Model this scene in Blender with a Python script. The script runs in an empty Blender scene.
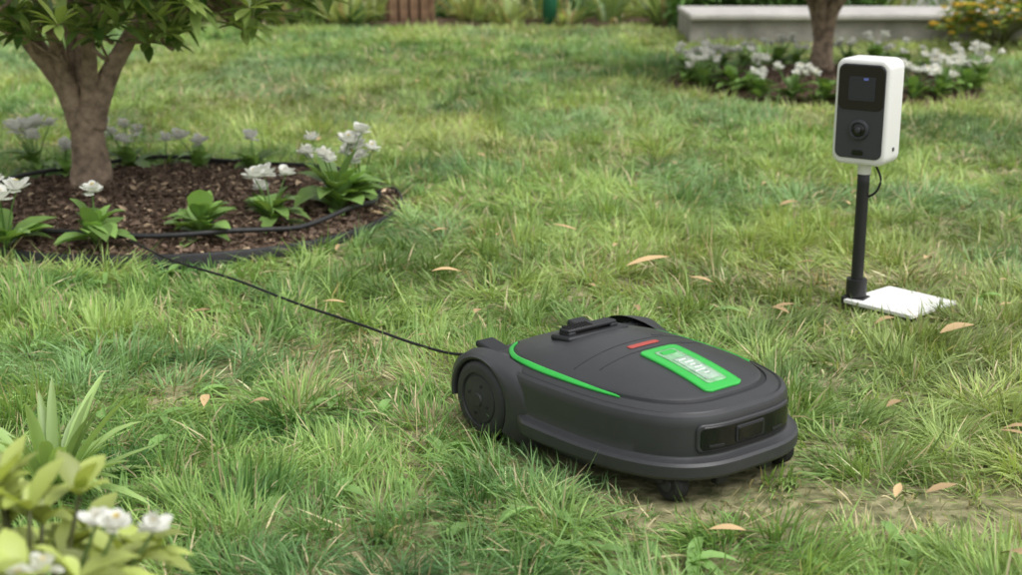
import bpy, math, numpy as np
from mathutils import Vector, Matrix
D=bpy.data; S=bpy.context.scene
rng=np.random.default_rng(7)
def link(o,parent=None):
    S.collection.objects.link(o)
    if parent is not None: o.parent=parent
    return o
def empty(name,loc=(0,0,0),rz=0):
    e=D.objects.new(name,None); e.location=loc; e.rotation_euler=(0,0,rz); e.empty_display_size=.1
    return link(e)
# ---------- noise ----------
TAB=rng.random((256,256))
def vn(x,y,f=1.0,o=0):
    x=np.asarray(x,float)*f+o*17.3+500; y=np.asarray(y,float)*f+o*9.7+500
    xi=np.floor(x).astype(int); yi=np.floor(y).astype(int); fx=x-xi; fy=y-yi
    fx=fx*fx*(3-2*fx); fy=fy*fy*(3-2*fy)
    g=lambda i,j:TAB[(i)&255,(j)&255]
    return (g(xi,yi)*(1-fx)+g(xi+1,yi)*fx)*(1-fy)+(g(xi,yi+1)*(1-fx)+g(xi+1,yi+1)*fx)*fy
def gz(x,y):
    r=np.hypot(np.asarray(x,float)-.2,np.asarray(y,float)-2.6)
    k=np.clip((r-.5)/.8,0,1)
    return (.035*(vn(x,y,.9,3)-.5)+.02*(vn(x,y,2.3,4)-.5))*k
# ---------- materials ----------
def nodes(m):
    m.use_nodes=True; nt=m.node_tree; return nt,nt.nodes,nt.links
def mat(name,col,rough=.5,spec=.5,bump=0,bscale=100,colvar=0,vscale=20,metal=0,coat=0,rvar=0):
    m=D.materials.new(name); nt,N,L=nodes(m); p=N['Principled BSDF']
    p.inputs['Base Color'].default_value=(*col,1); p.inputs['Roughness'].default_value=rough
    p.inputs['Specular IOR Level'].default_value=spec; p.inputs['Metallic'].default_value=metal
    p.inputs['Coat Weight'].default_value=coat
    tc=N.new('ShaderNodeTexCoord')
    if colvar>0:
        n=N.new('ShaderNodeTexNoise'); n.inputs['Scale'].default_value=vscale; n.inputs['Detail'].default_value=6
        L.new(tc.outputs['Object'],n.inputs['Vector'])
        r=N.new('ShaderNodeValToRGB'); r.color_ramp.elements[0].position=.3; r.color_ramp.elements[1].position=.7
        r.color_ramp.elements[0].color=(*[c*(1-colvar) for c in col],1); r.color_ramp.elements[1].color=(*[min(1,c*(1+colvar)) for c in col],1)
        L.new(n.outputs['Fac'],r.inputs['Fac']); L.new(r.outputs['Color'],p.inputs['Base Color'])
    if rvar>0:
        n=N.new('ShaderNodeTexNoise'); n.inputs['Scale'].default_value=9; n.inputs['Detail'].default_value=8
        L.new(tc.outputs['Object'],n.inputs['Vector'])
        mr=N.new('ShaderNodeMapRange'); mr.inputs[1].default_value=.3; mr.inputs[2].default_value=.7; mr.inputs[3].default_value=rough-rvar; mr.inputs[4].default_value=rough+rvar
        L.new(n.outputs['Fac'],mr.inputs[0]); L.new(mr.outputs[0],p.inputs['Roughness'])
    if bump>0:
        n=N.new('ShaderNodeTexNoise'); n.inputs['Scale'].default_value=bscale; n.inputs['Detail'].default_value=5
        L.new(tc.outputs['Object'],n.inputs['Vector'])
        b=N.new('ShaderNodeBump'); b.inputs['Strength'].default_value=bump; b.inputs['Distance'].default_value=.01
        L.new(n.outputs['Fac'],b.inputs['Height']); L.new(b.outputs['Normal'],p.inputs['Normal'])
    return m
def leafmat(name,rough=.5,trans=.35,spec=.4,tint=(1.15,1.1,.55)):
    m=D.materials.new(name); nt,N,L=nodes(m); p=N['Principled BSDF']
    a=N.new('ShaderNodeAttribute'); a.attribute_name='col'
    L.new(a.outputs['Color'],p.inputs['Base Color']); p.inputs['Roughness'].default_value=rough
    p.inputs['Specular IOR Level'].default_value=spec
    if trans>0:
        t=N.new('ShaderNodeBsdfTranslucent'); mx=N.new('ShaderNodeMix'); mx.data_type='RGBA'; mx.blend_type='MULTIPLY'
        mx.inputs[0].default_value=1; L.new(a.outputs['Color'],mx.inputs[6]); mx.inputs[7].default_value=(*tint,1)
        L.new(mx.outputs[2],t.inputs['Color'])
        ms=N.new('ShaderNodeMixShader'); ms.inputs[0].default_value=trans
        L.new(p.outputs[0],ms.inputs[1]); L.new(t.outputs[0],ms.inputs[2]); L.new(ms.outputs[0],N['Material Output'].inputs['Surface'])
    return m
M_grass=leafmat('grass_blades',.5,.33,.35,(1.15,1.1,.7))
M_leaf=leafmat('leaf',.38,.3,.5)
M_petal=leafmat('petal',.6,.35,.2,(1,1,.97))
M_dry=leafmat('dry_leaf',.7,0,.2)
M_bark=mat('bark',(.32,.24,.175),.9,.2,1.0,45,.45,30)
M_body=mat('charcoal_plastic',(.036,.037,.040),.40,.5,.06,900,.06,60,rvar=.06)
M_body2=mat('dark_plastic',(.016,.017,.019),.5,.45,.08,700)
M_black=mat('gloss_black',(.008,.008,.009),.12,.5)
M_rubber=mat('rubber',(.02,.02,.02),.75,.3,.2,300)
M_wheel=mat('wheel_plastic',(.034,.035,.037),.5,.4,.1,400)
M_green=mat('green_plastic',(.03,.43,.06),.35,.5,0,1,.08,40)
M_dispfr=mat('display_plate',(.22,.44,.24),.25,.5,0,1,.25,60)
M_white=mat('white_plastic',(.80,.80,.79),.35,.5,.02,300)
M_red=mat('red_label',(.42,.06,.045),.4)
M_grey=mat('grey_panel',(.045,.047,.055),.4,.5,.03,500)
M_screen=mat('screen',(.02,.025,.04),.08,.6)
M_lbl=mat('label_print',(.75,.8,.75),.5)
M_pole=mat('black_metal',(.018,.018,.02),.4,.5,.05,200)
M_plate=mat('white_plate',(.74,.74,.72),.55,.3,.1,60,.06,15)
M_edge=mat('black_edging',(.022,.022,.023),.5,.4,.2,60)
M_mulch=mat('mulch',(.12,.082,.058),.95,.1,1.0,60,.6,40)
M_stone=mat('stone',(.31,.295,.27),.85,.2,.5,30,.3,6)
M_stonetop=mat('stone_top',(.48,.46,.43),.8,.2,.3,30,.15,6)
M_wood=mat('fence_wood',(.26,.16,.10),.85,.2,.5,30,.4,12)
M_wall=mat('render_wall',(.62,.62,.60),.8,.2,.2,30,.1,3)
M_glass=mat('window_dark',(.03,.04,.05),.15,.6)
M_gpost=mat('green_paint',(.01,.12,.06),.5)
# ---------- mesh helpers ----------
def npmesh(name,V,polys,mat_=None,col=None,parent=None,smooth=True,loc=None):
    me=D.meshes.new(name); V=np.asarray(V,np.float32).reshape(-1,3)
    lt=np.concatenate([np.full(len(p),p.shape[1],np.int32) for p in polys])
    li=np.concatenate([p.astype(np.int32).ravel() for p in polys])
    ls=np.concatenate([[0],np.cumsum(lt)[:-1]]).astype(np.int32)
    me.vertices.add(len(V)); me.vertices.foreach_set('co',V.ravel())
    me.loops.add(len(li)); me.loops.foreach_set('vertex_index',li)
    me.polygons.add(len(lt)); me.polygons.foreach_set('loop_start',ls); me.polygons.foreach_set('loop_total',lt)
    if smooth: me.polygons.foreach_set('use_smooth',np.ones(len(lt),bool))
    me.update(calc_edges=True)
    if col is not None:
        a=me.attributes.new('col','FLOAT_COLOR','POINT')
        c=np.ones((len(V),4),np.float32); c[:,:3]=col; a.data.foreach_set('color',c.ravel())
    if mat_: me.materials.append(mat_)
    o=D.objects.new(name,me)
    if loc is not None: o.location=loc
    return link(o,parent)
def template(ts,ws,fold):
    T=[];q=[]
    for i,(t,w) in enumerate(zip(ts,ws)):
        T.append((t,0,0)); T.append((t,w,fold*w)); T.append((t,-w,fold*w))
    for i in range(len(ts)-1):
        a=3*i;b=a+3
        q.append((a,b,b+1,a+1)); q.append((a,a+2,b+2,b))
    return np.array(T,float),np.array(q),None
LEAF=template([0,.12,.35,.6,.82,1],[.04,.22,.46,.5,.3,.01],.35)
PETAL=template([0,.3,.65,.9,1],[.1,.4,.55,.38,.1],.2)
STRAP=template([0,.2,.45,.7,.88,1],[.3,.45,.5,.38,.2,.01],.5)
def blade_template(ts,ws):
    T=[];q=[]
    for t,w in zip(ts[:-1],ws): T+= [(t,w,0),(t,-w,0)]
    T.append((ts[-1],0,0)); n=len(ts)-1
    for i in range(n-1): q.append((2*i,2*i+1,2*i+3,2*i+2))
    return np.array(T,float),np.array(q),np.array([(2*n-2,2*n-1,2*n)])
BL7=blade_template([0,.35,.7,1],[.4,.5,.38])
BL5=blade_template([0,.5,1],[.45,.45])
def norm(v): return v/np.maximum(np.linalg.norm(v,axis=-1,keepdims=True),1e-9)
def inst(tmpl,base,A,B,ln,wd,bend,Sd=None):
    T,q,tr=tmpl; N=len(base); k=len(T)
    A=norm(A)
    if Sd is None: Sd=norm(np.cross(A,B)+1e-6)
    U=norm(np.cross(Sd,A))
    U*=np.where(U[:,2:3]<0,-1,1)
    t=T[:,0][None,:,None]
    V=base[:,None]+A[:,None]*(t*ln[:,None,None])+B[:,None]*(t*t*(ln*bend)[:,None,None])+Sd[:,None]*(T[:,1][None,:,None]*wd[:,None,None])+U[:,None]*(T[:,2][None,:,None]*wd[:,None,None])
    off=(np.arange(N)*k)[:,None,None]
    P=[(q[None]+off).reshape(-1,q.shape[1])]
    if tr is not None: P.append((tr[None]+off).reshape(-1,3))
    return V.reshape(-1,3),P,k
class Acc:
    def __init__(s): s.V=[];s.P={};s.C=[];s.n=0
    def add(s,V,P,C):
        s.V.append(V);
        for p in P: s.P.setdefault(p.shape[1],[]).append(p+s.n)
        s.C.append(np.broadcast_to(C,(len(V),3))); s.n+=len(V)
    def leaves(s,tmpl,base,A,B,ln,wd,bend,col,Sd=None):
        V,P,k=inst(tmpl,base,A,B,ln,wd,bend,Sd); s.add(V,P,np.repeat(col,k,axis=0))
    def obj(s,name,m,parent=None,loc=None):
        return npmesh(name,np.concatenate(s.V),[np.concatenate(v) for v in s.P.values()],m,np.concatenate(s.C),parent,loc=loc)
def tube(pts,rad,n=12,sub=6,jit=0,flat=None):
    pts=np.array(pts,float); rad=np.array(rad,float)
    P=[];R=[]
    m=len(pts)
    for i in range(m-1):
        p0=pts[max(i-1,0)];p1=pts[i];p2=pts[i+1];p3=pts[min(i+2,m-1)]
        for j in range(sub):
            t=j/sub
            P.append(.5*((2*p1)+(-p0+p2)*t+(2*p0-5*p1+4*p2-p3)*t*t+(-p0+3*p1-3*p2+p3)*t**3)); R.append(rad[i]*(1-t)+rad[i+1]*t)
    P.append(pts[-1]);R.append(rad[-1]); P=np.array(P);R=np.array(R)
    T=norm(np.gradient(P,axis=0)); ref=np.array([0,0,1.]) if abs(T[0,2])<.8 else np.array([1.,0,0])
    V=[]
    for i in range(len(P)):
        X=norm(np.cross(ref,T[i])) ; Y=np.cross(T[i],X)
        a=np.arange(n)*2*np.pi/n
        r=R[i]*(1+jit*(vn(a*1.5,np.full(n,i*.25+R[0]*100),1,5)-.5)+jit*.6*(rng.random(n)-.5))
        V.append(P[i]+np.outer(np.cos(a)*r,X)+np.outer(np.sin(a)*r,Y))
    V=np.concatenate(V); k=len(P)
    i=np.arange(k-1)[:,None]*n; j=np.arange(n)[None]; j2=(j+1)%n
    q=np.stack([i+j,i+j2,i+n+j2,i+n+j],-1).reshape(-1,4)
    V=np.concatenate([V,P[:1],P[-1:]]); c0=k*n;c1=c0+1
    j=np.arange(n);tr=np.concatenate([np.stack([(j+1)%n,j,np.full(n,c0)],1),np.stack([(k-1)*n+j,(k-1)*n+(j+1)%n,np.full(n,c1)],1)])
    return V,[q,tr]
def tubeobj(name,pts,rad,m,parent=None,n=12,sub=6,loc=None,jit=0):
    V,P=tube(pts,rad,n,sub,jit); return npmesh(name,V,P,m,None,parent,loc=loc)
def sharp(o,deg=35):
    o.data.set_sharp_from_angle(angle=math.radians(deg)); return o
def box(name,c,s,m,parent=None,bev=.003,rot=(0,0,0),seg=3):
    x,y,z=[v/2 for v in s]
    V=[(-x,-y,-z),(x,-y,-z),(x,y,-z),(-x,y,-z),(-x,-y,z),(x,-y,z),(x,y,z),(-x,y,z)]
    q=np.array([(0,3,2,1),(4,5,6,7),(0,1,5,4),(1,2,6,5),(2,3,7,6),(3,0,4,7)])
    o=npmesh(name,V,[q],m,None,parent,smooth=True,loc=c); o.rotation_euler=rot
    sharp(o,30)
    if bev: b=o.modifiers.new('b','BEVEL'); b.width=bev; b.segments=seg; b.harden_normals=False
    return o
def rprism(name,c,w,h,d,r,m,parent=None,bev=.003,rot=(0,0,0)):
    pts=[]
    for cx,cz,a0 in ((w/2-r,h/2-r,0),(-w/2+r,h/2-r,90),(-w/2+r,-h/2+r,180),(w/2-r,-h/2+r,270)):
        for k in range(9):
            a=math.radians(a0+k*90/8); pts.append((cx+r*math.cos(a),cz+r*math.sin(a)))
    n=len(pts); V=[(p[0],-d/2,p[1]) for p in pts]+[(p[0],d/2,p[1]) for p in pts]
    me=D.meshes.new(name); F=[tuple(range(n)),tuple(range(2*n-1,n-1,-1))]+[((i+1)%n,i,i+n,(i+1)%n+n) for i in range(n)]
    me.from_pydata(V,[],F); me.update()
    for p in me.polygons: p.use_smooth=True
    me.set_sharp_from_angle(angle=math.radians(40)); me.materials.append(m)
    o=D.objects.new(name,me); o.location=c; o.rotation_euler=rot; link(o,parent)
    if bev: b=o.modifiers.new('b','BEVEL'); b.width=bev; b.segments=4; b.limit_method='ANGLE'; b.angle_limit=math.radians(40)
    return o
def lathe(name,prof,m,parent=None,n=48,loc=(0,0,0),rot=(0,0,0)):
    a=np.arange(n)*2*np.pi/n; V=[]
    for r,h in prof: V.append(np.stack([r*np.cos(a),np.full(n,h),r*np.sin(a)],1))
    V=np.concatenate(V); k=len(prof); i=np.arange(k-1)[:,None]*n;j=np.arange(n)[None];j2=(j+1)%n
    q=np.stack([i+j,i+n+j,i+n+j2,i+j2],-1).reshape(-1,4)
    o=npmesh(name,V,[q],m,None,parent,loc=loc); o.rotation_euler=rot; sharp(o,35); return o

# ---------- camera ----------
cam=D.cameras.new('camera'); cam.lens=50; cam.sensor_width=36; cam.clip_end=1000; cam.clip_start=.05
co=link(D.objects.new('camera',cam)); co.location=(0,0,1); co.rotation_euler=(math.radians(90-15.2),0,0)
cam.dof.use_dof=True; cam.dof.focus_distance=2.8; cam.dof.aperture_fstop=4.2
S.camera=co
# ---------- light ----------
W=D.worlds.new('World'); S.world=W; W.use_nodes=True; N=W.node_tree.nodes; L=W.node_tree.links
sky=N.new('ShaderNodeTexSky'); sky.sky_type='NISHITA'; sky.sun_disc=False
EL,AZ=62,125
sky.sun_elevation=math.radians(EL); sky.sun_rotation=math.radians(AZ); sky.dust_density=4; sky.air_density=1
hs=N.new('ShaderNodeHueSaturation'); hs.inputs['Saturation'].default_value=.06; hs.inputs['Value'].default_value=1.3
L.new(sky.outputs[0],hs.inputs['Color']); L.new(hs.outputs[0],N['Background'].inputs['Color']); N['Background'].inputs['Strength'].default_value=.15
sl=D.lights.new('sun','SUN'); sl.energy=1.5; sl.angle=math.radians(45); sl.color=(1,.985,.96)
so=link(D.objects.new('sun',sl)); d=Vector((math.sin(math.radians(AZ))*math.cos(math.radians(EL)),math.cos(math.radians(AZ))*math.cos(math.radians(EL)),math.sin(math.radians(EL))))
so.rotation_euler=d.to_track_quat('Z','Y').to_euler(); so.location=(3,3,8)
S.view_settings.view_transform='Standard'; S.view_settings.look='None'; S.view_settings.exposure=0

# ---------- ground ----------
def axis(lo,hi,step,far):
    a=list(np.arange(lo,hi+1e-6,step)); s=step; x=hi
    while x<far: s*=1.5; x+=s; a.append(x)
    s=step;x=lo; pre=[]
    while x>-far: s*=1.5; x-=s; pre.append(x)
    return np.array(pre[::-1]+a)
gx=axis(-8,8,.12,300); gy=axis(0,16,.12,300)
XX,YY=np.meshgrid(gx,gy); ZZ=gz(XX,YY)-.004; nx=len(gx); ny=len(gy)
i=np.arange(ny-1)[:,None]*nx; j=np.arange(nx-1)[None]
q=np.stack([i+j,i+j+1,i+nx+j+1,i+nx+j],-1).reshape(-1,4)
M_ground=D.materials.new('lawn_soil'); nt,N,L=nodes(M_ground); p=N['Principled BSDF']; p.inputs['Roughness'].default_value=.95
tc=N.new('ShaderNodeTexCoord'); n1=N.new('ShaderNodeTexNoise'); n1.inputs['Scale'].default_value=30; n1.inputs['Detail'].default_value=8
L.new(tc.outputs['Object'],n1.inputs['Vector']); r=N.new('ShaderNodeValToRGB')
r.color_ramp.elements[0].position=.35; r.color_ramp.elements[0].color=(.10,.11,.04,1); r.color_ramp.elements[1].position=.7; r.color_ramp.elements[1].color=(.38,.34,.19,1)
L.new(n1.outputs['Fac'],r.inputs['Fac']); L.new(r.outputs['Color'],p.inputs['Base Color'])
b=N.new('ShaderNodeBump'); b.inputs['Strength'].default_value=.8; b.inputs['Distance'].default_value=.02; L.new(n1.outputs['Fac'],b.inputs['Height']); L.new(b.outputs['Normal'],p.inputs['Normal'])
npmesh('lawn_ground',np.stack([XX,YY,ZZ],-1).reshape(-1,3),[q],M_ground)

# ---------- layout constants ----------
BEDS=[(-1.12,4.67,.75),(1.74,7.96,.87)]
MOW=(.232,2.562); MANG=math.radians(-52)
mf=np.array([math.cos(MANG),math.sin(MANG)]); ml=np.array([-mf[1],mf[0]])
PLATE=(.985,3.46)
def bare(x,y):
    d=np.hypot((x-.80)/.48,(y-2.20+.12*(x-.8))/.10); d2=np.hypot((x-1.05)/.5,(y-3.78)/.12)
    w=vn(x,y,9,50); w2=np.clip((vn(x,y,3.2,51)*.6+vn(x,y,8,52)*.4-.72)*6,0,.4)
    return np.clip(np.clip(1.6-d,0,1)*1.0*(w>.2)+np.clip(1.2-d2,0,1)*.6+w2,0,1)
# ---------- grass ----------
def dens(y): return 16000*np.minimum(1,(2.5/np.maximum(y,1e-3)))**1.3
def sample(sc=1.0):
    X=[];Y=[]
    for y in np.arange(1.3,12.0,.1):
        w=.80*y+1.2; n=int(dens(y)*w*.1*sc)
        Y.append(y+rng.random(n)*.1); X.append((rng.random(n)-.5)*w)
    return np.concatenate(X),np.concatenate(Y)
gxp,gyp=sample(1.0)
def tuft(x,y,cell,sd):
    ix=np.floor(x/cell);iy=np.floor(y/cell)
    h=lambda a,b,k:TAB[(a*31+b*7+k*53).astype(int)&255,(b*29+a*3+k*11).astype(int)&255]
    cx=(ix+.15+.7*h(ix,iy,sd))*cell; cy=(iy+.15+.7*h(ix,iy,sd+1))*cell
    return cx,cy,h(ix,iy,sd+2),h(ix,iy,sd+3)
tx,ty,th,tc_=tuft(gxp+.06*(vn(gxp,gyp,9,1)-.5)*2,gyp+.06*(vn(gxp,gyp,9,2)-.5)*2,.13,1)
k=rng.random(len(gxp))*.62*(th>.35)
gxp=gxp*(1-k)+tx*k; gyp=gyp*(1-k)+ty*k
keep=~((gyp>11.85)|((gxp>1.15)&(gyp>11.3)))
for bx,by,br in BEDS: keep&=np.hypot(gxp-bx,gyp-by)>br+.004+.05*(by>6)*(vn(gxp,gyp,5,60)-.7)
rx=gxp-MOW[0]; ry=gyp-MOW[1]; lx=rx*mf[0]+ry*mf[1]; ly=rx*ml[0]+ry*ml[1]
keep&=~((np.abs(lx)<.29)&(np.abs(ly)<.19))
px_=(gxp-PLATE[0]); py_=(gyp-PLATE[1]); ca,sa=math.cos(.72),math.sin(.72)
u_=px_*ca+py_*sa; v_=-px_*sa+py_*ca
keep&=~((np.abs(u_)<.098)&(np.abs(v_)<.098))
bf=bare(gxp,gyp); keep&=rng.random(len(gxp))>bf*.85
gxp,gyp,tx,ty,th,tc_,lx,ly,bf=[a[keep] for a in (gxp,gyp,tx,ty,th,tc_,lx,ly,bf)]
n=len(gxp); print('blades',n)
ang=np.arctan2(gyp-ty,gxp-tx)
flow=vn(gxp,gyp,1.6,6)*4*np.pi
fl2=vn(gxp,gyp,6,8)*4*np.pi
vx=np.cos(ang)*1.1+np.cos(flow)*.5+np.cos(fl2)*.8+rng.normal(0,.6,n); vy=np.sin(ang)*1.1+np.sin(flow)*.5+np.sin(fl2)*.8+rng.normal(0,.6,n)
H=norm(np.stack([vx,vy,np.zeros(n)],1))
lean=np.clip(rng.normal(.92,.38,n)+.6*(vn(gxp,gyp,2.5,9)-.5)-.25*(th>.8),.05,1.5)
A=H*np.sin(lean)[:,None]+np.array([0,0,1.])*np.cos(lean)[:,None]
A[:,2]=np.maximum(A[:,2],.10)
patch=vn(gxp,gyp,1.3,11)*.4+vn(gxp,gyp,4,12)*.35+vn(gxp,gyp,11,13)*.25
ln=(.044+.038*rng.random(n)+.045*(th-.3)+.06*(patch-.5))*np.where(rng.random(n)<.08,1.45,1)
ln*=np.clip(1-.5*bf,.4,1)
nearm=(np.abs(lx)<.38)&(np.abs(ly)<.29); ln[nearm]*=.62
npl=(np.abs(gxp-PLATE[0])<.2)&(np.abs(gyp-PLATE[1])<.2); ln[npl]*=.75
ln=np.maximum(ln,.02)
wd=(.0020+.0022*rng.random(n)**1.5)*(1+.28*np.maximum(gyp-2.3,0)); 
B=norm(H*.5+np.array([0,0,-1.]))
bend=np.clip(rng.normal(.35,.25,n),-.1,.8)*np.clip(A[:,2]*1.2,.1,1)
c_b=np.array([.42,.58,.185]);c_m=np.array([.235,.405,.11]);c_d=np.array([.075,.19,.045]);c_y=np.array([.54,.60,.22]);c_s=np.array([.80,.69,.42]);c_bl=np.array([.23,.42,.21])
f=np.clip(.50+(patch-.5)*2.0+.4*(rng.random(n)-.5)+.55*(tc_-.5),0,1)[:,None]
col=np.where(f<.5,c_d+(c_m-c_d)*f*2,c_m+(c_b-c_m)*(f-.5)*2)
yl=np.clip((vn(gxp,gyp,.8,20)-.45)*2+np.clip((gyp-4)/6,0,.7),0,1)[:,None]*.6; col=col*(1-yl)+c_y*yl*(.6+.4*f)
bl=(np.clip((vn(gxp,gyp,2.2,22)-.5)*4,0,1)*.6)[:,None]; col=col*(1-bl)+c_bl*bl*(.5+.6*f)
st=rng.random(n)<(.07+.12*np.clip((vn(gxp,gyp,3.1,25)-.6)*4,0,1)+.45*bf); col[st]=c_s*(.45+.55*rng.random((st.sum(),1)))
col*=(.72+.56*rng.random((n,1))); col=np.clip(col,0,.85)
base=np.stack([gxp,gyp,gz(gxp,gyp)-.005],1)
sd=np.stack([-H[:,1],H[:,0],np.zeros(n)],1)+rng.normal(0,.45,(n,3)); sd=norm(sd)
near=gyp<3.9
acc=Acc()
for mk,tp in ((near,BL7),(~near,BL5)):
    acc.leaves(tp,base[mk],A[mk],B[mk],ln[mk],wd[mk],bend[mk],col[mk],sd[mk])
acc.obj('lawn_grass',M_grass)

# ---------- weeds / broad leaves in the lawn ----------
acc=Acc()
WX=[(-.73,2.42),(-.68,2.47),(-.42,2.30),(.13,2.05),(.2,2.08),(.05,2.2),(.28,2.02),(-.1,2.1),(-.36,2.75),(.62,2.1),(.5,3.4)]
for _ in range(60):
    y=1.75+rng.random()**1.5*3.2; WX.append(((rng.random()-.5)*(.8*y),y))
for (x,y) in WX:
    if abs((x-MOW[0]))<.36 and abs(y-MOW[1])<.33: continue
    if math.hypot(x+1.12,y-4.67)<.8: continue
    m=rng.integers(1,5); a=rng.random(m)*6.28; Hh=np.stack([np.cos(a),np.sin(a),np.zeros(m)],1); z=.2+.6*rng.random(m)
    A_=Hh+np.array([0,0,1.])*z[:,None]
    bs=np.tile([x,y,float(gz(x,y))+.010],(m,1))
    acc.leaves(LEAF if rng.random()<.5 else STRAP,bs,A_,np.tile([0,0,-1.],(m,1)),.05+.05*rng.random(m),.012+.014*rng.random(m),.3+.3*rng.random(m),np.array([.25,.43,.13])*(.7+.6*rng.random((m,1))))
acc.obj('lawn_weeds',M_leaf)
# ---------- dry leaves ----------
acc=Acc()
DL=[(.373,3.72,.13,.3),(.16,4.15,.08,2.9),(.30,3.95,.05,1.2),(-.17,3.62,.08,.1),(-.04,4.1,.05,1.5),(.49,3.55,.07,2.6),(1.02,3.1,.10,.4),(.77,1.98,.07,2),(-.75,3.3,.05,.2),(-.5,2.65,.05,3.0),(.9,4.5,.08,.5),(.35,4.6,.05,1),(.6,5.2,.06,2),(.75,2.62,.05,.7),(.2,3.5,.05,2.2),(.66,3.3,.06,.2),(.8,3.75,.06,2.7),(1.15,3.8,.06,1),(.72,2.2,.06,.3),(.95,2.5,.06,2.8),(1.2,3.3,.05,.4)]
for _ in range(55):
    y=2+rng.random()*6; DL.append(((rng.random()-.33)*.75*y,y,.025+.038*rng.random(),rng.random()*6.28))
for x,y,l_,a_ in DL:
    if abs((x-MOW[0]))<.37 and abs(y-MOW[1])<.37: continue
    if any(math.hypot(x-b[0],y-b[1])<b[2] for b in BEDS): continue
    acc.leaves(LEAF,np.array([[x-l_/2*math.cos(a_),y-l_/2*math.sin(a_),float(gz(x,y))+.052]]),np.array([[math.cos(a_),math.sin(a_),.2]]),np.array([[0,0,-1.]]),np.array([l_]),np.array([l_*(.25+.15*rng.random())]),np.array([.5*rng.random()]),np.array([[.56,.40,.21]])*(.55+.6*rng.random()))
acc.obj('fallen_leaves',M_dry)

# ---------- beds ----------
def bed(cx,cy,R,sfx,nchip,edge=True):
    e=empty('mulch_bed'+sfx,(cx,cy,0))
    K=40;Mn=96; a=np.arange(Mn)*2*np.pi/Mn; V=[]
    for i in range(K+1):
        r=R*(1-i/K*.995); x=r*np.cos(a);y=r*np.sin(a)
        z=.012+.06*(1-(r/R)**2)+.03*(vn(x+cx,y+cy,14,30)-.5)+.016*(vn(x+cx,y+cy,35,31)-.5)
        if i==0: z=z*0-.02
        V.append(np.stack([x,y,z],1))
    V=np.concatenate(V); i=np.arange(K)[:,None]*Mn;j=np.arange(Mn)[None];j2=(j+1)%Mn
    q=np.stack([i+j,i+j2,i+Mn+j2,i+Mn+j],-1).reshape(-1,4)
    npmesh('soil',V,[q],M_mulch,None,e)
    n=nchip; r=R*.985*np.sqrt(rng.random(n)); t=rng.random(n)*6.28; x=r*np.cos(t);y=r*np.sin(t)
    z=.018+.06*(1-(r/R)**2)+.03*(vn(x+cx,y+cy,14,30)-.5)+.006*rng.random(n)
    d_=norm(np.stack([rng.normal(size=n),rng.normal(size=n),.35*rng.normal(size=n)],1))
    acc=Acc(); c=np.where(rng.random((n,1))<.12,np.array([.40,.30,.20]),np.array([.145,.10,.072]))*(.4+1.2*rng.random((n,1)))
    s=.010+.020*rng.random(n)
    acc.leaves(STRAP,np.stack([x,y,z],1),d_,np.tile([0,0,1.],(n,1)),s,s*.5,np.zeros(n),c,norm(rng.normal(size=(n,3))))
    acc.obj('chips',M_dry,e)
    if not edge: return e
    a=np.arange(129)*2*np.pi/128; prof=[(R-.003,-.02),(R-.004,.026),(R,.031),(R+.004,.026),(R+.004,-.02)]
    V=[];
    for rr,zz in prof:
        wob=.014*(vn(np.cos(a)*3,np.sin(a)*3,1,7)-.5); V.append(np.stack([(rr+wob)*np.cos(a),(rr+wob)*np.sin(a),zz+.016*(vn(np.cos(a)*2,np.sin(a)*2,1,9)-.5)],1))
    V=np.concatenate(V); i=np.arange(4)[:,None]*129;j=np.arange(128)[None]
    npmesh('edging',V,[np.stack([i+j,i+j+1,i+129+j+1,i+129+j],-1).reshape(-1,4)],M_edge,None,e)
    a=np.linspace(0,2*np.pi,41); rr=R-.09+.05*(vn(np.cos(a)*2,np.sin(a)*2,1,15)-.5)
    pts=np.stack([rr*np.cos(a),rr*np.sin(a),np.full(41,.045)+.03*vn(np.cos(a)*3,np.sin(a)*3,1,16)],1)
    tubeobj('drip_hose',pts,[.008]*41,M_edge,e,10,3)
    return e
bed(*BEDS[0],'',11000); bed(*BEDS[1],'.001',4000,False)

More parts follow.
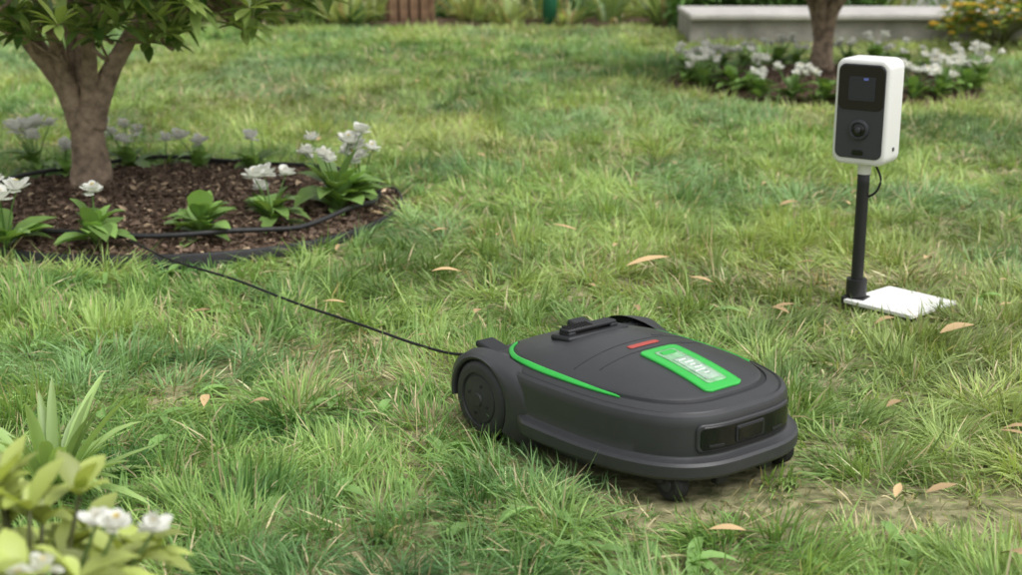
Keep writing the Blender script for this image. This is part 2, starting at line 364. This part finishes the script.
# ---------- trees ----------
def tree(sfx,loc,limbs,crown_c,crown_r,nw,seed,rot=0,bright=1,zmin=.5):
    r_=np.random.default_rng(seed); e=empty('ornamental_tree'+sfx,loc,rot)
    acc=Acc()
    V,P=tube([(0,0,-.03),(0,0,.02),(.005,0,.10),(0,0,.2),(0,.0,.29)],[.095,.074,.061,.056,.062],24,8,.14); acc.add(V,P,(1,1,1))
    for pts,rad in limbs:
        V,P=tube(pts,rad,12,8,.12); acc.add(V,P,(1,1,1))
    c=np.array(crown_c);R=np.array(crown_r); d_=norm(r_.normal(size=(nw*3,3))); rad=(.45+.55*r_.random(nw*3)**.6)
    pos=c+d_*R*rad[:,None]*(1+.22*(vn(np.arctan2(d_[:,1],d_[:,0])*1.2,d_[:,2]*2.5,1,seed)-.5)[:,None]*2)
    zm_=zmin+.12*np.clip(pos[:,0]*1.2+.1,-.8,1)
    cl=vn(pos[:,0]*3+seed,pos[:,1]*3+pos[:,2]*2.2,1,3); ok=(pos[:,2]>zm_+.10*(vn(pos[:,0]*5,pos[:,1]*5,1,2)))&(cl>.3); pos=pos[ok][:nw]; d_=d_[ok][:nw]; rad=rad[ok][:nw]
    nw=len(pos)
    sk=np.concatenate([np.array([np.array(pts[i])*(1-t)+np.array(pts[i+1])*t for i in range(1,len(pts)-1) for t in (0,.33,.66)]+[pts[-1]]) for pts,_ in limbs])
    for i in range(0,nw):
        if i%2 and rad[i]<.9: continue
        dd=np.linalg.norm(sk-pos[i]+np.array([0,0,.12]),axis=1); s0=sk[dd.argmin()]
        mid=(s0+pos[i])/2+r_.normal(size=3)*.03+np.array([0,0,-.03])
        V,P=tube([s0,mid,pos[i]],[.009,.006,.004],5,3,0); acc.add(V,P,(1,1,1))
    acc.obj('trunk_and_limbs',M_bark,e)
    m=11; a=(np.arange(m)/m*2*np.pi)[None]+r_.random((nw,1))*6.28+r_.normal(0,.2,(nw,m))
    up=norm(d_*np.array([.7,.7,.25])+np.array([0,0,.9])+r_.normal(size=(nw,3))*.2)
    X=norm(np.cross(up,np.array([.3,.2,1.])+.01)); Yv=np.cross(up,X)
    el=.05+1.0*r_.random((nw,m))
    A_=(np.cos(a)[...,None]*X[:,None]+np.sin(a)[...,None]*Yv[:,None])*np.cos(el)[...,None]+up[:,None]*np.sin(el)[...,None]
    A_=A_.reshape(-1,3); bs=np.repeat(pos,m,0)+A_*.004
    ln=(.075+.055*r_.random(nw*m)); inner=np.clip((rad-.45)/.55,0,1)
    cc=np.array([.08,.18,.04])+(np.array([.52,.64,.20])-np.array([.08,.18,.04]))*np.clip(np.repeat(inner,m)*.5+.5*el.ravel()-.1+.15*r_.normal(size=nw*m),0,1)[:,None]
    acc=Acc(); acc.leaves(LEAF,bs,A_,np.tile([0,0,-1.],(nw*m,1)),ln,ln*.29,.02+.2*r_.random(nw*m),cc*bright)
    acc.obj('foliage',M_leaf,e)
limbsA=[([(-.01,0,.22),(-.06,0,.36),(-.15,-.03,.50),(-.28,-.08,.72),(-.45,-.15,1.05)],[.05,.042,.034,.024,.012]),
 ([(.0,.01,.22),(.0,.02,.40),(.02,.03,.62),(.0,.05,.95),(.02,.03,1.3)],[.05,.036,.028,.02,.01]),
 ([(.02,0,.22),(.07,0,.36),(.15,.02,.50),(.27,.04,.68),(.48,.05,1.0)],[.045,.036,.028,.02,.01]),
 ([(0,.02,.24),(-.04,.08,.42),(-.10,.2,.68),(-.15,.38,1.0)],[.04,.03,.02,.01]),
 ([(.01,-.01,.24),(.04,-.05,.42),(.07,-.15,.66),(.15,-.33,1.0)],[.035,.026,.018,.01]),
 ([(-.02,-.01,.24),(-.05,-.04,.42),(-.08,-.12,.62),(-.15,-.35,.95)],[.035,.026,.018,.01]),
 ([(.15,.02,.50),(.28,-.02,.58),(.42,-.04,.70),(.6,-.08,.9)],[.02,.017,.013,.007]),
 ([(-.15,-.03,.50),(-.3,.0,.58),(-.45,.05,.68),(-.6,.08,.85)],[.022,.017,.013,.007])]
tree('',(-1.43,4.76,.05),limbsA,(-.02,0,1.02),(.98,.85,.70),820,3,0,1,.42)
tree('.001',(1.78,8.19,.05),limbsA,(0,0,1.2),(1.05,.95,.85),700,11,2.2,.9,.36)

# ---------- flowering plants ----------
def bloom(ac,acy,t,fs,r_):
    m=15; k=np.arange(m)+.5; ph=np.arccos(1-1.35*k/m)*(.85+.3*r_.random(m)); aa=k*2.39996+r_.random()*6
    A2=np.stack([np.cos(aa)*np.sin(ph),np.sin(aa)*np.sin(ph),np.cos(ph)],1)+r_.normal(size=(m,3))*.2
    side=norm(np.stack([-np.sin(aa),np.cos(aa),0*aa],1))
    s=fs*(.7+.35*np.sin(ph))*(.8+.4*r_.random(m))
    ac.leaves(PETAL,np.tile(t,(m,1)),A2,np.tile([0,0,1.],(m,1)),s,s*.9,np.full(m,.3),np.array([.90,.90,.86])*(.94+.06*r_.random((m,1))),side)
    m=6; aa=np.arange(m)/m*6.28; acy.leaves(PETAL,np.tile(t+np.array([0,0,fs*.55]),(m,1)),np.stack([np.cos(aa),np.sin(aa),1+0*aa],1),np.tile([0,0,1.],(m,1)),np.full(m,fs*.3),np.full(m,fs*.3),np.full(m,.2),np.tile([.75,.60,.12],(m,1)))
def flowerplant(x,y,z,h,nl,nf,sfx,seed,lw=.33,pal=(.30,.49,.14),fsz=1.0):
    r_=np.random.default_rng(seed); e=empty('flowering_plant'+sfx,(x,y,z)); pal=np.array(pal)
    acc=Acc(); a=r_.random(nl)*6.28; el=.25+1.0*r_.random(nl); A_=np.stack([np.cos(a)*np.cos(el),np.sin(a)*np.cos(el),np.sin(el)],1)
    hb=h*.35*r_.random(nl); ln=h*(.5+.35*r_.random(nl))
    acc.leaves(LEAF,np.stack([.006*np.cos(a),.006*np.sin(a),hb],1),A_,np.tile([0,0,-1.],(nl,1)),ln,ln*lw*(1.0+.5*r_.random(nl)),.2+.3*r_.random(nl),pal*(.45+.8*r_.random((nl,1))))
    acc.obj('leaves',M_leaf,e)
    if nf:
        ac2=Acc(); acs=Acc()
        for k in range(nf):
            a=r_.random()*6.28; rr=h*.55*math.sqrt(r_.random()) if nf>1 else 0; t=np.array([rr*math.cos(a),rr*math.sin(a),h*(.7+.35*r_.random())])
            V,P=tube([(0,0,0),(t[0]*.4,t[1]*.4,t[2]*.55),t],[.003,.0025,.002],6,4); acs.add(V,P,(.16,.3,.08))
            bloom(ac2,ac2,t,(.019+.009*r_.random())*fsz,r_)
        ac2.obj('flowers',M_petal,e); acs.obj('stems',M_leaf,e)
FP=[(-1.46,4.0,.21,16,3),(-1.21,4.03,.19,20,1),(-.92,4.12,.20,24,0),(-.74,4.31,.18,22,3),(-.56,4.50,.24,38,8),
    (-1.76,5.2,.17,20,7),(-1.42,5.22,.17,18,5),(-1.16,5.22,.14,18,2),(-.94,5.1,.16,22,1),(-.8,4.45,.10,10,1),(-.50,4.66,.18,22,5),(-1.62,5.1,.12,14,2),(-1.3,5.3,.10,12,1)]
for i,(x,y,h,nl,nf) in enumerate(FP): flowerplant(x,y,.03,h,nl,nf,'' if i==0 else '.%03d'%i,40+i,fsz=1.6 if i==0 else 1.35)
k0=len(FP); r2=np.random.default_rng(5)
for i in range(32):
    a=i/32*2*math.pi; rr=.66+.19*r2.random()
    flowerplant(BEDS[1][0]+rr*math.cos(a),BEDS[1][1]+rr*math.sin(a),.03,.11+.10*r2.random(),22,int(r2.integers(1,9)),'.%03d'%(k0+i),80+i,.36,(.24,.40,.11),1.15)

def bush(name,x,y,h,R,n,nf,seed,pal,ls,flc=(.84,.84,.80),hmin=.35,fk=.42,fpos=None):
    r_=np.random.default_rng(seed); e=empty(name,(x,y,0)); acs=Acc(); acc=Acc(); acf=Acc()
    d_=norm(r_.normal(size=(n,3))); d_[:,2]=np.abs(d_[:,2]); rad=.5+.5*r_.random(n)**.5
    pos=np.stack([d_[:,0]*R*rad,d_[:,1]*R*rad,h*hmin+d_[:,2]*rad*h*(1-hmin)],1)
    for i in range(n):
        if i%3==0:
            V,P=tube([(0,0,0),pos[i]*np.array([.4,.4,.55]),pos[i]],[.006,.004,.0025],5,3); acs.add(V,P,(.15,.16,.06))
    m=7; a=r_.random((n,m))*6.28; A_=np.stack([np.cos(a),np.sin(a),.1+.9*r_.random((n,m))],-1)+d_[:,None]*.6
    A_=norm(A_.reshape(-1,3)); ln=ls*(.6+.8*r_.random(n*m))
    acc.leaves(LEAF,np.repeat(pos,m,0),A_,np.tile([0,0,-1.],(n*m,1)),ln,ln*(.3+.14*r_.random(n*m)),.1+.4*r_.random(n*m),np.array(pal)*(.5+.8*r_.random((n*m,1))))
    for k in range(nf):
        t=pos[r_.integers(n)]*1.08+np.array([0,0,.015])
        m2=9; aa=np.arange(m2)/m2*12.5; A2=np.stack([np.cos(aa),np.sin(aa),.3+.8*r_.random(m2)],1); fs=ls*fk
        acf.leaves(PETAL,np.tile(t,(m2,1)),A2,np.tile([0,0,-1.],(m2,1)),np.full(m2,fs),np.full(m2,fs*.9),np.full(m2,.2),np.tile(flc,(m2,1)))
    if fpos:
        for t in fpos:
            t=np.array(t); V,P=tube([(0,0,0),t*np.array([.4,.4,.6]),t],[.004,.003,.002],5,4); acs.add(V,P,(.2,.3,.1)); bloom(acf,acf,t,.015+.004*r_.random(),r_)
    acs.obj('stems',M_leaf,e); acc.obj('leaves',M_leaf,e); 
    if nf or fpos: acf.obj('flowers',M_petal,e)
    return e
bush('flowering_shrub',-.52,1.36,.43,.17,120,0,21,(.48,.56,.16),.058,fpos=[(.125,-.05,.395),(.10,-.035,.392),(.065,-.10,.372),(.15,.0,.370),(.04,-.10,.36)])
bush('yellow_flowering_shrub',3.45,10.1,.42,.45,170,420,22,(.30,.42,.10),.08,(.88,.70,.14),.2)
r_=np.random.default_rng(9); e=empty('lily_plant',(-.80,2.30,.0)); acc=Acc(); n=40
a=r_.random(n)*6.28; el=.3+1.15*r_.random(n); A_=np.stack([np.cos(a)*np.cos(el),np.sin(a)*np.cos(el),np.sin(el)],1)
ln=.15+.15*r_.random(n)
acc.leaves(STRAP,np.stack([.012*np.cos(a),.012*np.sin(a),0*a],1),A_,np.tile([0,0,-1.],(n,1)),ln,.018+.014*r_.random(n),.1+.35*r_.random(n),np.array([.38,.54,.19])*(.55+.7*r_.random((n,1))))
acc.obj('leaves',M_leaf,e)

# ---------- cable ----------
cp=[(-1.12,4.02,.05),(-1.06,3.93,.058),(-.93,3.78,.05),(-.72,3.56,.055),(-.53,3.36,.048),(-.35,3.16,.052),(-.2,2.99,.055),(-.11,2.88,.07),(-.04,2.81,.10),(.005,2.76,.11)]
tubeobj('power_cable',cp,[.0032]*len(cp),M_rubber,None,10,8)

# ---------- robot mower ----------
mw=empty('robotic_lawn_mower',(MOW[0],MOW[1],0),MANG)
AH,BH=.315,.225; CX=-.04
def outl(th,d=0):
    c=np.cos(th);s=np.sin(th); nn=np.where(c>0,3.2,2.7)
    x=(AH-d)*np.sign(c)*np.abs(c)**(2/nn); wf=1-.10*np.clip((x/AH+.2)/1.2,0,1)**1.5-.08*np.clip((-x/AH-.55)/.45,0,1)
    y=(BH-d)*wf*np.sign(s)*np.abs(s)**(2/nn); return x,y
def ze(x): return .153+.004*np.sin(np.clip(x/.3,-1,1)*1.5)-.010*np.clip((-x-.12)/.18,0,1)
th_=np.linspace(0,2*np.pi,721)[:-1]; ox,oy=outl(th_,.032); PH=np.arctan2(oy,ox-CX); PR=np.hypot(ox-CX,oy); od=np.argsort(PH); PHs=PH[od];PRs=PR[od]
def Hs(s): return .047*(1-s**2.2)
Mn=160; th=np.arange(Mn)*2*np.pi/Mn; rings=[]
def ring(d,z,mode='lip'):
    x,y=outl(th,d)
    if mode=='lip':
        k=np.clip((-x-.05)/.06,0,1); x2,y2=outl(th,.014); x=x*(1-k)+x2*k; y=y*(1-k)+y2*k
    zz=np.full(Mn,z) if np.isscalar(z) else z
    rings.append(np.stack([x,y,zz],1))
ring(.09,.050,'n'); ring(.02,.050); ring(.006,.045); ring(-.002,.047); ring(-.006,.053); ring(-.006,.072); ring(-.002,.077);ring(.010,.079); ring(.013,.081)
x0,_=outl(th,.014); Z=ze(x0)
ring(.014,.083,'n'); ring(.0135,.102,'n'); ring(.015,Z-.022,'n'); ring(.0155,Z-.012,'n'); ring(.019,Z-.004,'n'); ring(.026,Z,'n'); ring(.029,Z-.003,'n'); ring(.030,Z-.003,'n')
xi,yi=outl(th,.032); zm=np.mean(ze(xi))
for s,dz in [(1,0),(.985,0),(.965,0),(.945,0),(.93,0),(.925,-.003),(.90,-.003),(.895,.0008),(.885,.002),(.86,.002),(.82,.002),(.77,.002),(.71,.002),(.64,.002),(.56,.002),(.47,.002),(.37,.002),(.26,.002),(.14,.002),(.04,.002)]:
    x=CX+(xi-CX)*s; y=yi*s; rings.append(np.stack([x,y,ze(xi)+Hs(s)+dz+(zm-ze(xi))*(1-s)],1))
def topz(x,y):
    ph=np.arctan2(y,x-CX); r=np.hypot(x-CX,y); R_=np.interp(ph,PHs,PRs,period=2*np.pi); ex=CX+R_*np.cos(ph); s=np.clip(r/R_,0,1)
    return ze(ex)+Hs(s)+(zm-ze(ex))*(1-s)+np.where(s<.9,.002,0)
V=np.concatenate(rings); k=len(rings); i=np.arange(k-1)[:,None]*Mn;j=np.arange(Mn)[None];j2=(j+1)%Mn
q=np.stack([i+j,i+j2,i+Mn+j2,i+Mn+j],-1).reshape(-1,4)
me=npmesh('body_shell',V,[q],M_body,None,mw)
me.data.materials.append(M_body2)
mi=np.zeros(len(q),np.int32); mi[:Mn*3]=1
for kk in (15,21,22): mi[Mn*kk:Mn*(kk+1)]=1
me.data.polygons.foreach_set('material_index',mi); sharp(me,28)
c=rings[-1]; npmesh('top_cap',np.concatenate([c,c.mean(0)[None]]),[np.stack([np.arange(Mn),(np.arange(Mn)+1)%Mn,np.full(Mn,Mn)],1)],M_body,None,mw)
def patchobj(name,cx,cy,Lx,Ly,off,m,thick=.003,r=.12,n=(16,10)):
    u=np.linspace(-1,1,n[0]*2+1);v=np.linspace(-1,1,n[1]*2+1); U,Vv=np.meshgrid(u,v)
    u0=1-r*Ly/Lx*1.0 if Lx>Ly else 1-r; f=np.clip((np.abs(U)-u0)/(1-u0),0,1); Vm=1-r*(1-np.sqrt(1-f*f))
    x=cx+U*Lx/2; y=cy+Vv*Vm*Ly/2; z=topz(x,y)+off
    nxx=len(u); i=np.arange(len(v)-1)[:,None]*nxx;j=np.arange(nxx-1)[None]
    o=npmesh(name,np.stack([x,y,z],-1).reshape(-1,3),[np.stack([i+j,i+j+1,i+nxx+j+1,i+nxx+j],-1).reshape(-1,4)],m,None,mw)
    sd=o.modifiers.new('s','SOLIDIFY'); sd.thickness=thick; sd.offset=-1; return o
patchobj('green_panel',.150,0,.180,.092,.0035,M_green,.005,.25)
patchobj('panel_recess',.150,0,.140,.050,.0048,M_dispfr,.002,.2)
patchobj('panel_display',.167,0,.088,.036,.0060,mat('display',(.33,.46,.35),.15,.6,0,1,.3,80),.0015,.2)
patchobj('panel_button',.093,0,.014,.034,.0060,M_green,.0015,.4)
for i in range(6): patchobj('display_text_%d'%i,.133+i*.0115,(-.004,.002,0,.003,-.003,.002)[i],.0028,(.018,.022,.014,.020,.024,.012)[i],.0066,M_lbl,.0005,.1,(3,6))
patchobj('red_label',.026,.0,.014,.075,.0012,M_red,.001,.2,(3,10))
patchobj('small_logo',-.015,.075,.006,.03,.0010,M_grey,.0008,.2,(3,8))
patchobj('small_print',.052,.09,.004,.03,.0010,M_grey,.0008,.2,(3,8))
patchobj('cover_seam_front',.050,0,.0022,.26,.0005,M_body2,.001,.1,(2,20))
patchobj('cover_seam_rear',.002,0,.0022,.30,.0005,M_body2,.001,.1,(2,20))
for sg,nm in ((-1,'stripe_right'),(1,'stripe_left')):
    tt=np.linspace(0,1,60); phs=sg*np.radians(np.linspace(160,42,60)); wv=.0065*np.sin(np.pi*tt)**.4+.0005
    V=[]
    for side in (0,.25,.5,.75,1):
        R_=np.interp(phs,PHs,PRs,period=2*np.pi); s=.942-(wv/ R_*1.6)*side; r=R_*s; ex=CX+R_*np.cos(phs)
        z=ze(ex)+Hs(s)+(zm-ze(ex))*(1-s)+.0035
        V.append(np.stack([CX+r*np.cos(phs),r*np.sin(phs),z],1))
    V=np.concatenate(V); i=np.arange(4)[:,None]*60;j=np.arange(59)[None]
    o=npmesh(nm,V,[np.stack([i+j,i+j+1,i+61+j-0,i+60+j],-1).reshape(-1,4)],M_green,None,mw)
    sd=o.modifiers.new('s','SOLIDIFY'); sd.thickness=.006; sd.offset=-1 if sg<0 else 1
# handle
hx=-.120; hz=float(topz(np.array(hx),np.array(0.)))
box('handle_base',(hx,-.005,hz-.003),(.058,.155,.012),M_body2,mw,.005,(0,math.radians(-6),0))
box('handle_grip',(hx,-.01,hz+.011),(.030,.125,.009),M_body2,mw,.004,(0,math.radians(-4),0))
box('handle_leg_1',(hx,.045,hz+.004),(.032,.02,.014),M_body2,mw,.004); box('handle_leg_2',(hx,-.062,hz+.004),(.032,.02,.014),M_body2,mw,.004)
for i in range(9): box('grip_rib_%d'%i,(hx,-.066+i*.007,hz+.0165),(.026,.003,.003),M_rubber,mw,.001)
box('rear_block',(-.285,0,.10),(.05,.24,.06),M_body2,mw,.012)
for sg in (-1,1):
    box('rear_tab',(-.278,sg*.120,.140),(.070,.045,.014),M_body2,mw,.005,(0,math.radians(8),0))
    box('rear_skid',(-.30,sg*.15,.045),(.05,.03,.03),M_body2,mw,.008)
    lathe('rear_roller',[(0,-.012),(.02,-.012),(.024,-.007),(.024,.007),(.02,.012),(0,.012)],M_rubber,mw,24,(-.318,sg*.155,.030))
prof=[(0,.030),(.012,.030),(.014,.027),(.018,.027),(.020,.0265),(.040,.025),(.046,.0245),(.048,.022),(.051,.022),(.053,.026),(.064,.026),(.070,.024),(.076,.019),(.078,.012),(.078,-.018),(.070,-.022),(0,-.022)]
for sg in (-1,1):
    w=empty('wheel_right' if sg<0 else 'wheel_left'); w.parent=mw; w.location=(-.195,sg*.196,.076); w.rotation_euler=(0,0,math.pi if sg<0 else 0)
    lathe('tyre_and_hub',prof,M_wheel,w,64)
    for i in range(26):
        a=i/26*6.283; box('lug_%d'%i,(.0775*math.cos(a),-.002,.0775*math.sin(a)),(.006,.032,.006),M_rubber,w,.001,(0,-a,0),1)
    for i in range(4):
        a=i/4*6.283+.3; lathe('bolt_%d'%i,[(0,.0285),(.0022,.0285),(.0028,.026),(.0028,.022)],M_rubber,w,12,(.030*math.cos(a),0,.030*math.sin(a)))
    aa=np.radians(np.linspace(-30,188,60)); V=[]; up=np.clip(np.sin(aa),0,1); fr=np.clip(np.cos(aa),0,1)
    for (rr,yy,zr) in ((.082,.150,0),(.082,.217,0),(.0835,.2205,0),(.088,.2215,0),(.096,.2185,.3),(.108,.213,.6),(.122,.206,.9),(.132,.18,1)):
        flat=1-.28*up*zr
        V.append(np.stack([-.195+rr*np.cos(aa)*(1+.25*fr*zr-.10*(1-fr)*zr),np.full(60,sg*yy),.075+rr*np.sin(aa)*flat*np.where(np.sin(aa)>0,.96,1)],1))
    V=np.concatenate(V); i=np.arange(7)[:,None]*60;j=np.arange(59)[None]
    o=npmesh('fender_right' if sg<0 else 'fender_left',V,[np.stack([i+j,i+j+1,i+61+j,i+60+j],-1).reshape(-1,4)],M_body,None,mw); sharp(o,60)
    lathe('front_castor',[(0,-.016),(.024,-.016),(.030,-.010),(.030,.010),(.024,.016),(0,.016)],M_rubber,mw,24,(.250,sg*.135,.030))
    lathe('castor_hub',[(0,-.018),(.012,-.018),(.014,-.014),(.014,.014),(.012,.018),(0,.018)],M_wheel,mw,20,(.250,sg*.135,.030))
    box('castor_fork',(.242,sg*.135,.052),(.034,.044,.024),M_body2,mw,.004)
    box('side_skid',(.05,sg*.185,.036),(.10,.02,.028),M_body2,mw,.005)
    box('front_skid',(.285,sg*.055,.036),(.018,.03,.028),M_body2,mw,.004)
box('chassis',(0,0,.046),(.50,.33,.03),M_body2,mw,.008)
lathe('blade_disc',[(0,-.006),(.10,-.006),(.105,0),(.10,.006),(0,.006)],M_rubber,mw,40,(.03,0,.024),(math.pi/2,0,0))
def frontpatch(name,yw,z0,z1,off,m,thick,cy=0,r=.25,n=24):
    u=np.linspace(-1,1,n*2+1);v=np.linspace(-1,1,13); U,Vv=np.meshgrid(u,v)
    u0=1-r*(z1-z0)/yw; f=np.clip((np.abs(U)-u0)/(1-u0),0,1); Vm=1-r*(1-np.sqrt(1-f*f))
    y=cy+U*yw/2; z=(z0+z1)/2+Vv*Vm*(z1-z0)/2
    fx,fy=outl(np.linspace(-math.pi/2,math.pi/2,800),.0135); x=np.interp(y,fy,fx)+off
    nxx=len(u); i=np.arange(len(v)-1)[:,None]*nxx;j=np.arange(nxx-1)[None]
    o=npmesh(name,np.stack([x,y,z],-1).reshape(-1,3),[np.stack([i+j,i+j+1,i+nxx+j+1,i+nxx+j],-1).reshape(-1,4)],m,None,mw)
    sd=o.modifiers.new('s','SOLIDIFY'); sd.thickness=thick; sd.offset=-1; return o
frontpatch('window_frame',.232,.090,.140,.0030,M_body,.006,0,.35)
frontpatch('sensor_window',.220,.094,.136,.0036,M_black,.003,0,.35)
frontpatch('sensor_module',.070,.098,.129,.0055,M_body2,.003,-.005,.3)
frontpatch('sensor_glass',.060,.102,.126,.0066,M_black,.002,-.005,.3)
frontpatch('sensor_side_1',.03,.098,.103,.0046,M_body2,.001,.07,.3); frontpatch('sensor_side_2',.03,.098,.103,.0046,M_body2,.001,-.08,.3)

# ---------- post camera ----------
sc=empty('security_camera',(.880,3.49,0),math.radians(-36))
bw,bh,bd=.140,.260,.095; zc=.504
rprism('housing',(0,0,zc),bw,bh,bd,.026,M_white,sc,.010)
rprism('face_panel',(0,-bd/2-.0005,zc+.002),bw-.020,bh-.030,.005,.018,M_grey,sc,.0015)
rprism('screen_bezel',(0,-bd/2-.0028,zc+.060),bw-.024,.108,.003,.017,M_black,sc,.001)
rprism('screen',(0.002,-bd/2-.0048,zc+.058),.068,.058,.002,.004,M_screen,sc,.0005)
rprism('status_led',(0.012,-bd/2-.0062,zc+.082),.012,.006,.001,.002,mat('blue_led',(.15,.2,.6),.3),sc,0)
cz=zc-.042
lathe('lens_ring',[(0,.004),(.024,.004),(.026,0),(.024,-.005),(.020,-.006),(.018,-.003),(.0,-.003)][::-1],M_grey,sc,40,(0,-bd/2-.004,cz))
lathe('lens',[(.0175,0),(.015,-.003),(.009,-.005),(0,-.006)][::-1],M_black,sc,32,(0,-bd/2-.006,cz))
lathe('lens_pupil',[(.007,0),(.006,-.001),(0,-.0015)][::-1],M_grey,sc,24,(0,-bd/2-.0115,cz))
rprism('button',(0,-bd/2-.004,zc-.098),.030,.013,.003,.006,M_black,sc,.001)
rprism('side_button',(bw/2+.0005,.0,zc-.02-.07),.010,.010,.003,.004,M_grey,sc,0,(0,0,math.pi/2))
lathe('neck',[(0,-.02),(.017,-.02),(.017,.012),(.02,.018),(.02,.022)],M_white,sc,24,(0,0,zc-bh/2-.008),(math.pi/2,0,0))
tubeobj('pole',[(0,0,.02),(0,0,.2),(0,0,zc-bh/2-.012)],[.0155,.0155,.0155],M_pole,sc,24,3)
lathe('pole_collar',[(0,-.03),(.026,-.03),(.026,.012),(.023,.016),(.021,.03),(.0155,.034)][::-1],M_pole,sc,32,(0,0,.045),(-math.pi/2,0,0))
tubeobj('cable',[(.02,.0,zc-bh/2+.005),(.034,0,zc-bh/2-.012),(.045,.0,zc-bh/2-.04),(.035,0,zc-bh/2-.07),(.015,0,zc-bh/2-.085)],[.003]*5,M_rubber,sc,8,6)
pl=box('base_plate',(0,0,0),(.20,.20,.010),M_plate,sc,.002)
R_=Matrix.Rotation(math.radians(36),4,'Z'); lp=R_@Vector((PLATE[0]-.880,PLATE[1]-3.49,.022)); pl.location=lp; pl.rotation_euler=(0,0,.72+math.radians(36))
box('foot',(0,0,.020),(.06,.05,.02),M_pole,sc,.004)

# ---------- background ----------
e=empty('stone_ledge',(0,0,0))
def brick(x0,x1,yy,z0,z1,dep,m,nm): box(nm,((x0+x1)/2,yy+dep/2,(z0+z1)/2),(x1-x0,dep,z1-z0),m,e,.012)
x=1.3; k=0
while x<7.5:
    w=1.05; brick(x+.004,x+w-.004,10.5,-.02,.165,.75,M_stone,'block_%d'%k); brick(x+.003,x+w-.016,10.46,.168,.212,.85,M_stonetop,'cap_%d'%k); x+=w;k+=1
e=empty('wooden_fence',(0,0,0))
k=0
for x in np.arange(-7,1.4,.62):
    box('post_%d'%k,(x,12.9,.45),(.11,.11,.95),M_wood,e,.01); k+=1
for z in (.3,.62): box('rail_%d'%int(z*10),(-2.9,12.98,z),(8.4,.04,.10),M_wood,e,.005)
e=empty('wooden_planter',(-.86,12.15,0))
for k in range(4): box('slat_%d'%k,(-.13+k*.088,0,.24),(.07,.03,.5),M_wood,e,.006)
for k in (-1,1): box('side_%d'%(k+1),(k*.185,.16,.24),(.03,.30,.5),M_wood,e,.006)
box('back',(0,.32,.24),(.40,.03,.5),M_wood,e,.006); box('soil',(0,.165,.4),(.34,.26,.06),M_mulch,e,.01)
tubeobj('green_post',[(.32,11.95,0),(.32,11.95,.6),(.32,11.95,1.3)],[.06,.06,.06],M_gpost,None,16,2)
V=[(-9,11.85,.0),(1.2,11.85,0),(1.25,11.3,0),(9,11.3,0),(9,16.5,0),(-9,16.5,0)]
npmesh('border_soil',np.array(V)+np.array([0,0,.022]),[np.array([[0,1,2,3,4,5]])],M_mulch)
acc=Acc(); n=8500; r_=np.random.default_rng(77)
cxs=r_.random(200)*14-8; cys=11.9+r_.random(200)*1.1; hh=.22+.45*r_.random(200); ccs=r_.random(200)
id_=r_.integers(0,200,n); a=r_.random(n)*6.28; el=.6+.9*r_.random(n); bs=np.stack([cxs[id_]+.07*np.cos(a),cys[id_]+.07*np.sin(a),0*a],1)
A_=np.stack([np.cos(a)*np.cos(el),np.sin(a)*np.cos(el),np.sin(el)],1); ln=hh[id_]*(.6+.6*r_.random(n))
cc=(np.array([.08,.20,.06])*(1-ccs[id_])[:,None]+np.array([.50,.58,.24])*ccs[id_][:,None])*(.6+.8*r_.random((n,1))); dry=r_.random(n)<.12; cc[dry]=(.55,.45,.26)
mk=((bs[:,0]<1.15)|(bs[:,1]>11.6))&~((np.abs(bs[:,0]+.86)<.24)&(bs[:,1]<12.6)&(bs[:,1]>11.95))
acc.leaves(STRAP,bs[mk],A_[mk],np.tile([0,0,-1.],(mk.sum(),1)),ln[mk],.018+.02*r_.random(mk.sum()),(.1+.4*r_.random(n))[mk],cc[mk])
acc.obj('reed_border',M_leaf)
def hedge(name,x0,x1,y0,y1,h,n,seed,pal):
    r_=np.random.default_rng(seed); x=x0+(x1-x0)*r_.random(n); t=r_.random(n); y=y0+(y1-y0)*r_.random(n)**1.6; z=h*(.9+.3*vn(x,y,1.5,seed))*r_.random(n)**.8
    y+=.25*(vn(x,z,2.2,seed+1)-.5)
    d_=norm(r_.normal(size=(n,3))+np.array([0,-.5,.4])); acc=Acc(); ln=.06+.06*r_.random(n)
    cl=vn(x*1.0,z*2,3,seed+2)[:,None]
    acc.leaves(LEAF,np.stack([x,y,z],1),d_,np.tile([0,0,-1.],(n,1)),ln,ln*.45,.2+0*ln,np.array(pal)*(.4+1.2*cl)*(.6+.8*r_.random((n,1))))
    acc.obj(name,M_leaf)
hedge('hedge',-9,2.2,14,15,1.5,18000,5,(.10,.20,.06))
hedge('low_hedge',1.3,3.0,11.5,12.1,.30,3500,6,(.14,.27,.07))
box('garden_step',(4.6,12.4,.2),(3.0,.8,.42),M_wall,None,.01)
e=empty('garden_house',(0,0,0))
box('wall',(7.0,16.6,1.4),(8.5,.2,2.9),M_wall,e,.01)
for k,x in enumerate((4.0,5.2,6.4,7.6)):
    box('window_%d'%k,(x,16.49,.95),(.8,.04,1.5),M_glass,e,.004); box('frame_%d'%k,(x,16.46,.95),(.05,.05,1.5),M_wall,e,.003)
box('roof',(7.0,16.6,2.95),(9,.9,.16),M_stone,e,.01)
